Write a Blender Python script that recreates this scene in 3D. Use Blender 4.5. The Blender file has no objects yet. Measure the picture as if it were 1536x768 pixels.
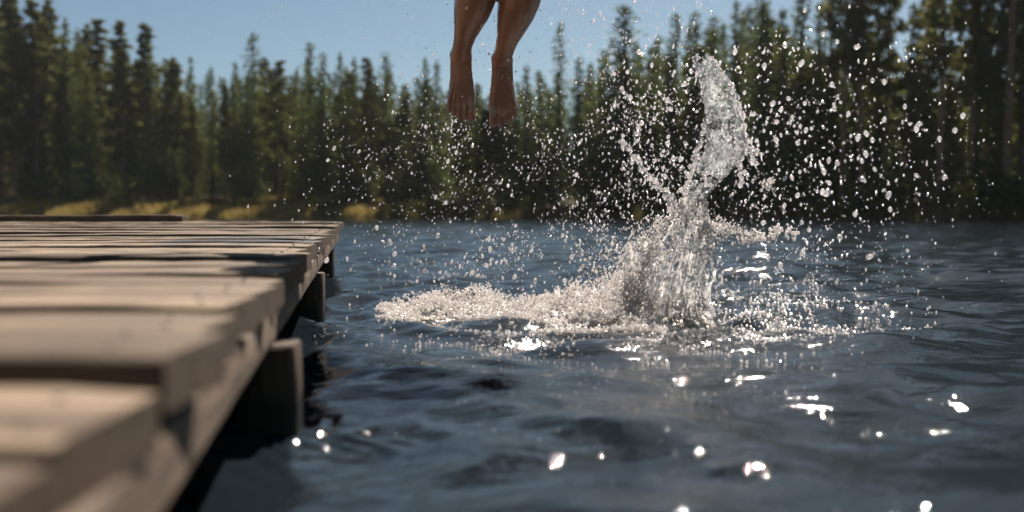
import bpy, bmesh, math, random
import numpy as np
from mathutils import Vector, Matrix
random.seed(7)
rng = np.random.default_rng(11)
sc = bpy.context.scene
COL = sc.collection
R = math.radians
F = 1493.0            # focal length in pixels of the 1536 px wide photograph (35 mm on 36 mm)
HC = 0.40             # camera height over the water
PITCH = R(2.49)

def P(px, py, d):
    """point at distance d (along world Y) behind photograph pixel px,py"""
    x = (px - 768) / F
    y = -(py - 384) / F
    fy, fz = math.cos(PITCH) + y * math.sin(PITCH), -math.sin(PITCH) + y * math.cos(PITCH)
    s = d / fy
    return Vector((x * s, d, HC + fz * s))

# ------------------------------------------------------------------ helpers
def tag(o, label=None, cat=None, group=None, kind=None):
    if label: o['label'] = label
    if cat: o['category'] = cat
    if group: o['group'] = group
    if kind: o['kind'] = kind
    return o

def empty(name, loc=(0, 0, 0), rz=0.0):
    o = bpy.data.objects.new(name, None)
    COL.objects.link(o)
    o.location = loc
    o.rotation_euler = (0, 0, rz)
    o.empty_display_size = 0.1
    return o

def link(name, me, mat=None, parent=None):
    o = bpy.data.objects.new(name, me)
    COL.objects.link(o)
    if mat is not None and len(me.materials) == 0:
        me.materials.append(mat)
    if parent is not None:
        o.parent = parent
    return o

def mesh_np(name, v, faces, smooth=False):
    """faces: (n,3) or (n,4) int array"""
    v = np.asarray(v, np.float32)
    faces = np.asarray(faces, np.int32)
    me = bpy.data.meshes.new(name)
    n, k = faces.shape
    me.vertices.add(len(v)); me.vertices.foreach_set('co', v.ravel())
    me.loops.add(n * k); me.loops.foreach_set('vertex_index', faces.ravel())
    me.polygons.add(n)
    me.polygons.foreach_set('loop_start', np.arange(0, n * k, k, dtype=np.int32))
    if smooth:
        me.polygons.foreach_set('use_smooth', np.ones(n, bool))
    me.update(calc_edges=True)
    me.validate()
    return me

def copy_tree(o, parent=None):
    c = o.copy()
    COL.objects.link(c)
    if parent is not None:
        c.parent = parent
    for ch in list(o.children):
        copy_tree(ch, c)
    return c

def blob_mesh(name, pts, rad, voxel, smooth_it=4, smooth_f=0.5, thr=0.35):
    """union of spheres -> one continuous surface (evaluated to a plain mesh)"""
    pts = np.asarray(pts, np.float32); rad = np.asarray(rad, np.float32)
    me = bpy.data.meshes.new(name + '_pts')
    me.vertices.add(len(pts)); me.vertices.foreach_set('co', pts.ravel())
    at = me.attributes.new('rad', 'FLOAT', 'POINT'); at.data.foreach_set('value', rad)
    me.update()
    o = bpy.data.objects.new(name + '_tmp', me); COL.objects.link(o)
    ng = bpy.data.node_groups.new(name + '_gn', 'GeometryNodeTree')
    ng.interface.new_socket('Geometry', in_out='INPUT', socket_type='NodeSocketGeometry')
    ng.interface.new_socket('Geometry', in_out='OUTPUT', socket_type='NodeSocketGeometry')
    N = ng.nodes; L = ng.links
    gi = N.new('NodeGroupInput'); go = N.new('NodeGroupOutput')
    ra = N.new('GeometryNodeInputNamedAttribute'); ra.data_type = 'FLOAT'; ra.inputs['Name'].default_value = 'rad'
    mp = N.new('GeometryNodeMeshToPoints')
    pv = N.new('GeometryNodePointsToVolume'); pv.resolution_mode = 'VOXEL_SIZE'
    pv.inputs['Voxel Size'].default_value = voxel; pv.inputs['Density'].default_value = 1.0
    vm = N.new('GeometryNodeVolumeToMesh'); vm.resolution_mode = 'GRID'
    vm.inputs['Threshold'].default_value = thr
    L.new(gi.outputs[0], mp.inputs['Mesh']); L.new(ra.outputs[0], mp.inputs['Radius'])
    L.new(mp.outputs[0], pv.inputs['Points']); L.new(ra.outputs[0], pv.inputs['Radius'])
    L.new(pv.outputs[0], vm.inputs['Volume']); L.new(vm.outputs[0], go.inputs[0])
    md = o.modifiers.new('gn', 'NODES'); md.node_group = ng
    if smooth_it:
        sm = o.modifiers.new('sm', 'SMOOTH'); sm.iterations = smooth_it; sm.factor = smooth_f
    dg = bpy.context.evaluated_depsgraph_get(); dg.update()
    out = bpy.data.meshes.new_from_object(o.evaluated_get(dg))
    out.name = name
    bpy.data.objects.remove(o); bpy.data.meshes.remove(me); bpy.data.node_groups.remove(ng)
    out.materials.clear()
    out.polygons.foreach_set('use_smooth', np.ones(len(out.polygons), bool))
    return out

def value_noise(p, scale, seed=0):
    """smooth 3-D value noise in -1..1 for an (n,3) array"""
    q = np.asarray(p, np.float64) * scale + 1000.3 + seed * 17.17
    i = np.floor(q).astype(np.int64); f = q - i; f = f * f * (3 - 2 * f)
    def h(a, b, c):
        n = (a * 73856093) ^ (b * 19349663) ^ (c * 83492791) ^ (seed * 2654435761)
        n = (n ^ (n >> 13)) * 1274126177
        n = n & 0x7fffffff
        return (n % 100003) / 50001.5 - 1.0
    x, y, z = i[:, 0], i[:, 1], i[:, 2]; fx, fy, fz = f[:, 0], f[:, 1], f[:, 2]
    c = lambda dx, dy, dz: h(x + dx, y + dy, z + dz)
    a = c(0, 0, 0) * (1 - fx) + c(1, 0, 0) * fx; b = c(0, 1, 0) * (1 - fx) + c(1, 1, 0) * fx
    d = c(0, 0, 1) * (1 - fx) + c(1, 0, 1) * fx; e = c(0, 1, 1) * (1 - fx) + c(1, 1, 1) * fx
    return (a * (1 - fy) + b * fy) * (1 - fz) + (d * (1 - fy) + e * fy) * fz

def fbm(p, scale, seed=0, octs=3):
    s = 0; a = 1.0; t = 0
    for k in range(octs):
        s = s + a * value_noise(p, scale * 2 ** k, seed + k); t += a; a *= 0.5
    return s / t

# ------------------------------------------------------------------ materials
class NT:
    def __init__(self, name):
        self.m = bpy.data.materials.new(name); self.m.use_nodes = True
        self.t = self.m.node_tree; self.t.nodes.clear()
        self.out = self.n('ShaderNodeOutputMaterial')
    def n(self, typ, **kw):
        o = self.t.nodes.new(typ)
        for k, v in kw.items():
            if k in o.inputs: o.inputs[k].default_value = v
            else: setattr(o, k, v)
        return o
    def l(self, a, b): self.t.links.new(a, b)
    def noise(self, vec, scale, detail=4, rough=0.55, dist=0.0):
        o = self.n('ShaderNodeTexNoise', Scale=scale, Detail=detail, Roughness=rough, Distortion=dist)
        if vec is not None: self.l(vec, o.inputs['Vector'])
        return o.outputs['Fac']
    def ramp(self, fac, stops, interp='LINEAR'):
        o = self.n('ShaderNodeValToRGB'); cr = o.color_ramp; cr.interpolation = interp
        while len(cr.elements) > len(stops): cr.elements.remove(cr.elements[-1])
        while len(cr.elements) < len(stops): cr.elements.new(0.5)
        for e, (p, c) in zip(cr.elements, stops):
            e.position = p; e.color = (c[0], c[1], c[2], 1) if hasattr(c, '__len__') else (c, c, c, 1)
        self.l(fac, o.inputs[0]); return o.outputs[0]
    def mixc(self, fac, a, b, mode='MIX'):
        o = self.n('ShaderNodeMix', data_type='RGBA', blend_type=mode)
        for s, v in ((o.inputs[0], fac), (o.inputs[6], a), (o.inputs[7], b)):
            if isinstance(v, bpy.types.NodeSocket): self.l(v, s)
            else: s.default_value = v if not hasattr(v, '__len__') else (v[0], v[1], v[2], 1)
        return o.outputs[2]
    def math(self, op, a, b=0.0, c=0.0):
        o = self.n('ShaderNodeMath', operation=op)
        for s, v in zip(o.inputs, (a, b, c)):
            if isinstance(v, bpy.types.NodeSocket): self.l(v, s)
            else: s.default_value = v
        return o.outputs[0]
    def mapping(self, vec, scale=(1, 1, 1), rot=(0, 0, 0)):
        o = self.n('ShaderNodeMapping'); o.inputs['Scale'].default_value = scale; o.inputs['Rotation'].default_value = rot
        self.l(vec, o.inputs['Vector']); return o.outputs[0]
    def bump(self, h, strength, dist):
        o = self.n('ShaderNodeBump', Strength=strength, Distance=dist); self.l(h, o.inputs['Height']); return o.outputs[0]
    def pbr(self, **kw):
        o = self.n('ShaderNodeBsdfPrincipled')
        for k, v in kw.items():
            k = k.replace('_', ' ')
            if isinstance(v, bpy.types.NodeSocket): self.l(v, o.inputs[k])
            elif hasattr(v, '__len__'): o.inputs[k].default_value = (v[0], v[1], v[2], 1)
            else: o.inputs[k].default_value = v
        return o
    def mixs(self, fac, a, b):
        o = self.n('ShaderNodeMixShader')
        if isinstance(fac, bpy.types.NodeSocket): self.l(fac, o.inputs[0])
        else: o.inputs[0].default_value = fac
        self.l(a, o.inputs[1]); self.l(b, o.inputs[2]); return o.outputs[0]
    def done(self, shader):
        self.l(shader, self.out.inputs['Surface']); return self.m

def mat_wood(name, light=(0.35, 0.268, 0.192), dark=(0.055, 0.037, 0.024), axis_scale=(0.9, 11, 11), moss=0.25, wet=None, boards=False, waterline=False):  # wet: area of painted-in cast shade with a glossy puddle
    t = NT(name); co = t.n('ShaderNodeTexCoord').outputs['Object']
    g = t.noise(t.mapping(co, axis_scale), 3.0, 6, 0.65, 0.4)
    big = t.noise(t.mapping(co, (0.7, 4, 4)), 2.2, 3)
    fine = t.noise(t.mapping(co, (axis_scale[0] * 2.5, axis_scale[1] * 4, axis_scale[2] * 4)), 4.0, 4, 0.7)
    c = t.ramp(g, [(0.36, dark), (0.48, tuple(0.55 * a + 0.45 * b for a, b in zip(light, dark))), (0.60, light)])
    c = t.mixc(t.ramp(big, [(0.35, 0.0), (0.7, 0.55)]), c, (light[0] * 0.62, light[1] * 0.6, light[2] * 0.55))
    c = t.mixc(t.ramp(t.noise(co, 2.3, 4), [(0.55, 0.0), (0.75, moss)]), c, (0.16, 0.145, 0.055))
    if boards:
        at = t.n('ShaderNodeVertexColor', layer_name='board').outputs[0]
        c = t.mixc(1.0, c, t.ramp(at, [(0.0, (0.30, 0.27, 0.24)), (0.02, (0.40, 0.37, 0.33)), (0.5, (0.86, 0.84, 0.81)), (1.0, (1.22, 1.18, 1.13))]), 'MULTIPLY')
    c = t.mixc(t.ramp(t.noise(t.mapping(co, (.8, 1.6, 1.6)), 5.5, 4, .6), [(0.50, 0.0), (0.64, 0.75)]), c, tuple(v * 1.5 for v in dark))
    lng = t.noise(t.mapping(co, (axis_scale[0] * .3, axis_scale[1] * .8, axis_scale[2] * .8)), 1.6, 4, 0.6, 0.6)
    c = t.mixc(t.ramp(lng, [(0.42, 0.9), (0.60, 0.0)]), c, tuple(v * 1.3 for v in dark))
    crack = t.ramp(fine, [(0.30, 1.0), (0.40, 0.0)])
    c = t.mixc(t.math('MULTIPLY', crack, 0.6), c, (0.05, 0.038, 0.03))
    rough = 0.8
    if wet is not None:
        # cast shade painted into the boards together with a glossy puddle, uneven outline
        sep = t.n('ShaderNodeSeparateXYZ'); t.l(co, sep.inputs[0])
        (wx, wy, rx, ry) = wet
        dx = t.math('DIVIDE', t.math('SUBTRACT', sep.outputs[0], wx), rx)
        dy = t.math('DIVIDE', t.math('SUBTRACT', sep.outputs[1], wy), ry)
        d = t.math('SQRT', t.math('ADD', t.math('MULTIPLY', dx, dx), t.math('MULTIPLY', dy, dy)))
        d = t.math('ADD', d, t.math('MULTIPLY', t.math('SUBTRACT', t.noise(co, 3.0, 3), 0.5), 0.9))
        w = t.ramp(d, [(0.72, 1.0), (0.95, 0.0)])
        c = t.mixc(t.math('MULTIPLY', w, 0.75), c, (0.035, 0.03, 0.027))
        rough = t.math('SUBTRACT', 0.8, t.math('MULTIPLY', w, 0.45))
    if waterline:
        # soaked, algae-dark band above the water with an uneven upper edge
        sep = t.n('ShaderNodeSeparateXYZ'); t.l(co, sep.inputs[0])
        zz = t.math('ADD', sep.outputs[2], t.math('MULTIPLY', t.math('SUBTRACT', t.noise(co, 14.0, 4), 0.5), 0.10))
        wl = t.ramp(zz, [(0.055, 1.0), (0.085, 0.0)])
        c = t.mixc(t.math('MULTIPLY', wl, 0.8), c, (0.014, 0.014, 0.008)); rough = t.math('SUBTRACT', 0.8, t.math('MULTIPLY', wl, 0.5))
    h = t.math('ADD', t.math('MULTIPLY', g, 0.7), t.math('MULTIPLY', fine, 0.3))
    b = t.pbr(Base_Color=c, Roughness=rough, Normal=t.bump(h, 0.8, 0.007))
    b.inputs['Specular IOR Level'].default_value = 0.28
    return t.done(b.outputs[0])

M = {}
M['deck'] = mat_wood('weathered_deck_wood', boards=True, wet=(-0.95, 3.45, 0.36, 0.55))  # wet: dark streak of painted-in shadow across the deck, part glossy puddle
M['beam'] = mat_wood('weathered_beam_wood', light=(0.24, 0.172, 0.122), dark=(0.05, 0.035, 0.024), axis_scale=(10, 1.2, 14), moss=0.35)
M['nailhead'] = None
M['post'] = mat_wood('dark_post_wood', light=(0.095, 0.062, 0.040), dark=(0.02, 0.015, 0.011), axis_scale=(16, 16, 1.2), moss=0.3, waterline=True)

def mat_water():
    t = NT('lake_water'); co = t.n('ShaderNodeTexCoord').outputs['Object']
    n1 = t.noise(t.mapping(co, (1.0, 2.4, 1)), 6.0, 4, 0.55, 0.3)
    n2 = t.noise(t.mapping(co, (1.0, 3.0, 1)), 1.1, 3, 0.5)
    h = t.math('ADD', t.math('ADD', t.math('MULTIPLY', n1, 0.0165), t.math('MULTIPLY', n2, 0.05)), t.math('MULTIPLY', t.noise(t.mapping(co, (1.0, 1.6, 1)), 38.0, 2, 0.5, 0.2), 0.0032))
    bp = t.n('ShaderNodeBump', Strength=0.55, Distance=1.0); t.l(h, bp.inputs['Height'])
    b = t.pbr(Base_Color=(0.0080, 0.0120, 0.0155), Roughness=0.03, IOR=1.333, Normal=bp.outputs[0])
    return t.done(b.outputs[0])
M['water'] = mat_water()

def mat_foam(name, col=(0.88, 0.83, 0.80), clear=0.25, rough=0.25, tr=0.55, pat=60.0, glass=0.0, grough=0.2, gloss=1.0):
    """white water: scattering froth mixed with clear water"""
    t = NT(name); co = t.n('ShaderNodeTexCoord').outputs['Object']
    df = t.n('ShaderNodeBsdfDiffuse'); df.inputs[0].default_value = (*col, 1)
    tl = t.n('ShaderNodeBsdfTranslucent'); tl.inputs[0].default_value = (*col, 1)
    gl = t.n('ShaderNodeBsdfGlossy', Roughness=rough); gl.inputs[0].default_value = (1, 1, 1, 1)
    cl = t.n('ShaderNodeBsdfTransparent'); cl.inputs[0].default_value = (0.93, 0.94, 0.93, 1)
    body = t.mixs(tr, df.outputs[0], tl.outputs[0])
    n = t.noise(co, pat, 3, 0.6)
    fac = t.ramp(n, [(0.5 - 0.25, min(1, clear * 2.2)), (0.5 + 0.2, max(0, clear * 0.4))])
    s = t.mixs(fac, body, cl.outputs[0])
    fr = t.n('ShaderNodeFresnel', IOR=1.33)
    s = t.mixs(t.math('MULTIPLY', t.math('ADD', fr.outputs[0], 0.03), gloss), s, gl.outputs[0])
    if glass:
        rf = t.n('ShaderNodeBsdfGlass', Roughness=grough, IOR=1.333); rf.inputs[0].default_value = (1, 0.985, 0.97, 1)
        s = t.mixs(glass, s, rf.outputs[0])
    return t.done(s)
M['foam'] = mat_foam('white_water_foam', col=(0.95, 0.90, 0.87), clear=0.16, glass=0.05, grough=0.25, gloss=0.5)
M['column'] = mat_foam('splash_column_water', col=(0.96, 0.92, 0.89), clear=0.20, rough=0.18, tr=0.62, pat=60, glass=0.05, grough=0.25, gloss=0.8)
M['sheet'] = mat_foam('thin_sheet_water', col=(0.80, 0.82, 0.84), clear=0.62, rough=0.12, tr=0.7, pat=70, glass=0.3, grough=0.12)
M['drop'] = mat_foam('water_drop', col=(0.95, 0.90, 0.89), clear=0.42, rough=0.12, tr=0.8, pat=120, glass=0.40, grough=0.2)

def mat_film(name, col, lo, hi, stretch=(1, 1, .28), pat=42.0):
    """a torn film of water: scatters the light that comes through it, clear in places"""
    t = NT(name); co = t.n('ShaderNodeTexCoord').outputs['Object']
    n = t.noise(t.mapping(co, stretch), pat, 5, 0.6, 0.5)
    nf = t.noise(t.mapping(co, stretch), pat * 4, 3, 0.6)
    h = t.math('ADD', n, t.math('MULTIPLY', nf, 0.25)); nor = t.bump(h, 0.8, 0.008)
    tl = t.n('ShaderNodeBsdfTranslucent'); tl.inputs[0].default_value = (*col, 1); t.l(nor, tl.inputs['Normal'])
    df = t.n('ShaderNodeBsdfDiffuse'); df.inputs[0].default_value = (*col, 1); t.l(nor, df.inputs['Normal'])
    tp = t.n('ShaderNodeBsdfTransparent'); tp.inputs[0].default_value = (0.97, 0.98, 0.98, 1)
    gl = t.n('ShaderNodeBsdfGlossy', Roughness=0.15); t.l(nor, gl.inputs['Normal'])
    body = t.mixs(0.72, df.outputs[0], tl.outputs[0])
    fac = t.ramp(h, [(0.45, hi), (0.85, lo)])
    s = t.mixs(fac, body, tp.outputs[0])
    fr = t.n('ShaderNodeFresnel', IOR=1.33); t.l(nor, fr.inputs['Normal'])
    s = t.mixs(t.math('ADD', fr.outputs[0], 0.02), s, gl.outputs[0])
    return t.done(s)
M['film'] = mat_film('white_water_film', (0.97, 0.93, 0.90), 0.30, 0.93)
M['froth_film'] = mat_film('froth_film', (0.96, 0.91, 0.88), 0.10, 0.70)
M['clear_film'] = mat_film('clear_water_film', (0.86, 0.90, 0.93), 0.62, 0.98, (1, 1, .4), 20)

def mat_swell():
    t = NT('murky_swell_water'); co = t.n('ShaderNodeTexCoord').outputs['Object']
    c = t.ramp(t.noise(co, 14, 4), [(0.35, (0.07, 0.055, 0.03)), (0.7, (0.2, 0.16, 0.095))])
    b = t.pbr(Base_Color=c, Roughness=0.22, IOR=1.333, Normal=t.bump(t.noise(co, 60, 4), 0.6, 0.008))
    return t.done(b.outputs[0])
M['swell'] = mat_swell()

def mat_skin():
    t = NT('wet_tanned_skin'); co = t.n('ShaderNodeTexCoord').outputs['Object']
    c = t.ramp(t.noise(co, 9, 4), [(0.3, (0.27, 0.118, 0.068)), (0.7, (0.42, 0.20, 0.12))])
    r = t.ramp(t.noise(co, 35, 3), [(0.35, 0.22), (0.65, 0.5)])
    b = t.pbr(Base_Color=c, Roughness=r, Normal=t.bump(t.noise(co, 70, 4), 0.25, 0.004))
    b.inputs['Subsurface Weight'].default_value = 0.12
    b.inputs['Subsurface Radius'].default_value = (0.012, 0.005, 0.003)
    b.inputs['Subsurface Scale'].default_value = 0.6
    b.inputs['Coat Weight'].default_value = 0.7; b.inputs['Coat Roughness'].default_value = 0.08
    return t.done(b.outputs[0])
M['skin'] = mat_skin()
def plain(name, col, rough=0.7, var=0.25, scale=12):
    t = NT(name); co = t.n('ShaderNodeTexCoord').outputs['Object']
    lo = tuple(c * (1 - var) for c in col); hi = tuple(c * (1 + var) for c in col)
    c = t.ramp(t.noise(co, scale, 4), [(0.3, lo), (0.7, hi)])
    b = t.pbr(Base_Color=c, Roughness=rough, Normal=t.bump(t.noise(co, scale * 5, 3), 0.3, 0.01))
    return t.done(b.outputs[0])
M['nailhead'] = plain('rusty_nail', (0.09, 0.06, 0.045), 0.55, 0.4, 200)
M['nail'] = plain('toenail', (0.42, 0.24, 0.19), 0.25, 0.1)
M['shorts'] = plain('wet_dark_swim_cloth', (0.022, 0.026, 0.036), 0.5, 0.3, 30)
M['hair'] = plain('wet_dark_hair', (0.02, 0.013, 0.009), 0.35, 0.4, 60)
M['eye'] = plain('eye_white', (0.7, 0.68, 0.65), 0.15, 0.05)
M['bark_pine'] = plain('reddish_pine_bark', (0.20, 0.115, 0.07), 0.9, 0.5, 4)
M['bark_spruce'] = plain('grey_brown_spruce_bark', (0.10, 0.075, 0.055), 0.9, 0.5, 4)

def mat_leaf(name, a, b, tr=0.5):
    t = NT(name); co = t.n('ShaderNodeTexCoord').outputs['Object']
    oi = t.n('ShaderNodeObjectInfo').outputs['Random']
    c = t.ramp(t.noise(co, 0.9, 3), [(0.3, a), (0.7, b)])
    c = t.mixc(t.math('MULTIPLY', oi, 0.6), c, (a[0] * 1.5, a[1] * 1.15, a[2] * 0.7))
    d = t.n('ShaderNodeBsdfDiffuse'); t.l(c, d.inputs[0])
    s = t.n('ShaderNodeBsdfTranslucent'); t.l(c, s.inputs[0])
    return t.done(t.mixs(tr, d.outputs[0], s.outputs[0]))
M['spruce'] = mat_leaf('spruce_needles', (0.045, 0.064, 0.022), (0.100, 0.118, 0.040))
M['pine'] = mat_leaf('pine_needles', (0.060, 0.070, 0.023), (0.120, 0.118, 0.042))
M['young'] = mat_leaf('young_spruce_needles', (0.05, 0.075, 0.025), (0.10, 0.125, 0.045))
M['shrub'] = mat_leaf('shrub_leaves', (0.030, 0.040, 0.014), (0.075, 0.078, 0.026))
M['grass'] = mat_leaf('dry_shore_grass', (0.18, 0.155, 0.06), (0.34, 0.275, 0.11), 0.5)
M['sedge'] = mat_leaf('green_sedge', (0.06, 0.06, 0.02), (0.15, 0.125, 0.04), 0.45)

def mat_ground():
    t = NT('forest_floor'); co = t.n('ShaderNodeTexCoord').outputs['Object']
    c = t.ramp(t.noise(co, 0.25, 5), [(0.35, (0.045, 0.038, 0.018)), (0.55, (0.11, 0.082, 0.028)), (0.7, (0.17, 0.105, 0.035))])
    b = t.pbr(Base_Color=c, Roughness=0.95, Normal=t.bump(t.noise(co, 1.5, 5), 0.6, 0.2))
    return t.done(b.outputs[0])
M['ground'] = mat_ground()

# ------------------------------------------------------------------ world, sun, camera
SUN_AZ = 17.0         # degrees right of the view axis
SUN_EL = 49.0
w = bpy.data.worlds.new('World'); sc.world = w; w.use_nodes = True
nt = w.node_tree; nt.nodes.clear()
sky = nt.nodes.new('ShaderNodeTexSky'); sky.sky_type = 'NISHITA'; sky.sun_disc = False
sky.sun_elevation = R(SUN_EL); sky.sun_rotation = R(SUN_AZ)
sky.air_density = 0.8; sky.dust_density = 1.0; sky.ozone_density = 1.2; sky.altitude = 300
bg = nt.nodes.new('ShaderNodeBackground'); bg.inputs['Strength'].default_value = 0.05
wo = nt.nodes.new('ShaderNodeOutputWorld')
tint = nt.nodes.new('ShaderNodeMix'); tint.data_type = 'RGBA'; tint.blend_type = 'MULTIPLY'; tint.inputs[0].default_value = 1.0
tint.inputs[7].default_value = (0.53, 0.60, 0.575, 1)
nt.links.new(sky.outputs[0], tint.inputs[6]); nt.links.new(tint.outputs[2], bg.inputs[0]); nt.links.new(bg.outputs[0], wo.inputs[0])
sd = bpy.data.lights.new('sun', 'SUN'); sd.energy = 5.0; sd.angle = R(0.5); sd.color = (1.0, 0.90, 0.80)
so = bpy.data.objects.new('sun', sd); COL.objects.link(so)
to_sun = Vector((math.sin(R(SUN_AZ)) * math.cos(R(SUN_EL)), math.cos(R(SUN_AZ)) * math.cos(R(SUN_EL)), math.sin(R(SUN_EL))))
so.rotation_euler = to_sun.to_track_quat('Z', 'Y').to_euler(); so.location = to_sun * 60

cd = bpy.data.cameras.new('camera'); cam = bpy.data.objects.new('camera', cd); COL.objects.link(cam)
cd.lens = 35; cd.sensor_width = 36; cd.clip_start = 0.02; cd.clip_end = 1500
cam.location = (0, 0, HC); cam.rotation_euler = (R(90) - PITCH, 0, 0)
cd.dof.use_dof = True; cd.dof.focus_distance = 3.75; cd.dof.aperture_fstop = 1.8
sc.camera = cam
sc.view_settings.view_transform = 'Standard'; sc.view_settings.look = 'None'
sc.view_settings.exposure = 1.28; sc.view_settings.gamma = 1.0; sc.view_settings.use_curve_mapping = False
sc.render.engine = 'CYCLES'
cy = sc.cycles
cy.use_denoising = True
try:
    cy.denoiser = 'OPENIMAGEDENOISE'; cy.denoising_prefilter = 'ACCURATE'; cy.denoising_input_passes = 'RGB_ALBEDO_NORMAL'
except Exception: pass
cy.max_bounces = 20; cy.transparent_max_bounces = 96; cy.glossy_bounces = 5; cy.transmission_bounces = 12; cy.diffuse_bounces = 8
cy.caustics_reflective = False; cy.caustics_refractive = False; cy.sample_clamp_indirect = 10.0

# ------------------------------------------------------------------ terrain
SX = np.array([-260, -90, -60, -41, -20, 0, 12, 25, 45, 80, 260.])
SY = np.array([120, 92, 84, 82, 76, 66, 58, 49, 41, 34, 10.])
def shore_y(x): return np.interp(x, SX, SY) + 0.9 * np.sin(np.asarray(x) * 0.55) + 0.6 * np.sin(np.asarray(x) * 1.3 + 1)
def ground_z(x, y):
    x = np.asarray(x, float); y = np.asarray(y, float)
    t = y - shore_y(x)
    up = np.interp(t, [-40, -6, -0.6, 0.5, 5, 14, 60, 300], [-1.6, -1.4, -0.35, 0.12, 0.55, 1.0, 2.2, 5.0])
    left = np.interp(x, [-30, 0], [1.3, 0.9])
    p = np.stack([x.ravel(), y.ravel(), np.zeros(x.size)], 1)
    n = fbm(p, 0.18, 3).reshape(x.shape) * 0.35 * np.clip((t + 0.5) / 4, 0, 1)
    return np.where(up > 0, up * left, up) + n
gx = np.concatenate([np.linspace(-260, -95, 14), np.linspace(-90, 70, 170), np.linspace(75, 260, 14)])
gy = np.concatenate([np.linspace(-60, 25, 12), np.linspace(28, 120, 150), np.linspace(125, 420, 24)])
GX, GY = np.meshgrid(gx, gy)
GZ = ground_z(GX, GY)
nx, ny = len(gx), len(gy)
idx = np.arange(nx * ny).reshape(ny, nx)
q = np.stack([idx[:-1, :-1], idx[:-1, 1:], idx[1:, 1:], idx[1:, :-1]], -1).reshape(-1, 4)
tag(link('ground', mesh_np('ground', np.stack([GX.ravel(), GY.ravel(), GZ.ravel()], 1), q, True), M['ground']), kind='structure')

# ------------------------------------------------------------------ lake water
SP = P(1003, 482, 3.70); SP.z = 0                 # foot of the splash
FO = P(770, 465, 3.95); FO.z = 0                  # middle of the churned foam
wav = []
wr = np.random.default_rng(5)
for k in range(64):
    lam = 0.11 * (1.9 / 0.11) ** wr.random()
    ang = wr.normal(0, 0.55) + R(78)
    sl = 0.037 * math.exp(-((math.log(lam / 0.48)) / 1.0) ** 2) + 0.011
    wav.append((lam, ang, sl * wr.uniform(0.5, 1.4), wr.uniform(0, 6.28)))
def water_z(x, y, spacing=0.0):
    z = np.zeros_like(x)
    # slow modulation so calm and choppy patches alternate
    for (lam, ang, sl, ph) in wav:
        k = 2 * math.pi / lam
        a = sl / k
        fade = np.clip((lam / np.maximum(spacing, 1e-6) - 3.0) / 3.0, 0, 1) if np.ndim(spacing) else 1.0
        arg = k * (x * math.cos(ang) + y * math.sin(ang)) + ph + 0.7 * np.sin(x * 1.1 / (lam + .4) + ph * 2)
        s = np.sin(arg)
        z += a * fade * (s + 0.18 * np.cos(2 * arg))
    def ring(cx, cy_, amp, lam, r0, dec, seed):
        r = np.hypot(x - cx, (y - cy_)); th = np.arctan2(y - cy_, x - cx)
        wob = 0.05 * np.sin(3 * th + seed) + 0.03 * np.sin(7 * th + 2 * seed)
        return amp * np.sin(2 * math.pi * (r + wob) / lam) * np.exp(-np.abs(r - r0) / dec)
    z += ring(SP.x, SP.y, 0.019, 0.30, 0.25, 0.5, 1.0) + ring(FO.x, FO.y, 0.016, 0.24, 0.35, 0.5, 2.3)
    z += ring(-0.42, 1.78, 0.004, 0.085, 0.08, 0.22, .4) + ring(-0.73, 3.6, 0.006, 0.10, 0.1, 0.35, 4.)
    # one steep little wavelet close in front that throws the sun back
    gp = P(1119, 712, 1.5)
    z *= 1 - .6 * np.exp(-((x - .62) / .48) ** 2 - ((y - 1.38) / .28) ** 2)
    ux, uy = -0.05, -0.999
    u = (x - gp.x) * ux + (y - gp.y) * uy; v = -(x - gp.x) * uy + (y - gp.y) * ux
    hgt = 0.276 * 0.050
    prof_ = np.where(u < 0, hgt * 0.5 * (1 + np.cos(np.pi * np.clip(u / 0.06, -1, 0))), np.clip(hgt - 0.276 * u, 0, None))
    z += prof_ * np.exp(-(v / 0.050) ** 4)
    return z
ys = list(np.arange(-2.5, 0.6, 0.0125)) + list(np.arange(0.6, 1.9, 0.008))
while ys[-1] < 130: ys.append(ys[-1] + 0.0062 * ys[-1])
ys = np.array(ys); us = np.linspace(-1, 1, 960); us = np.sign(us) * np.abs(us) ** 1.15
half = 2.6 + 1.05 * np.maximum(ys, 0)
WX = us[None, :] * half[:, None]; WY = np.repeat(ys[:, None], len(us), 1)
spc = np.maximum(np.maximum(0.0125, 0.0062 * ys), half / 480)[:, None] * np.ones_like(WX)
WZ = water_z(WX, WY, spc)
idx = np.arange(WX.size).reshape(WX.shape)
q = np.stack([idx[:-1, :-1], idx[:-1, 1:], idx[1:, 1:], idx[1:, :-1]], -1).reshape(-1, 4)
tag(link('lake_water', mesh_np('lake_water', np.stack([WX.ravel(), WY.ravel(), WZ.ravel()], 1), q, True), M['water']), kind='structure')

# ------------------------------------------------------------------ dock
HD0, SL = 0.130, 0.0094
def deck_z(d): return HC - HD0 + SL * d
def edge_x(d): return -0.150 * d - 0.150

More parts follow.
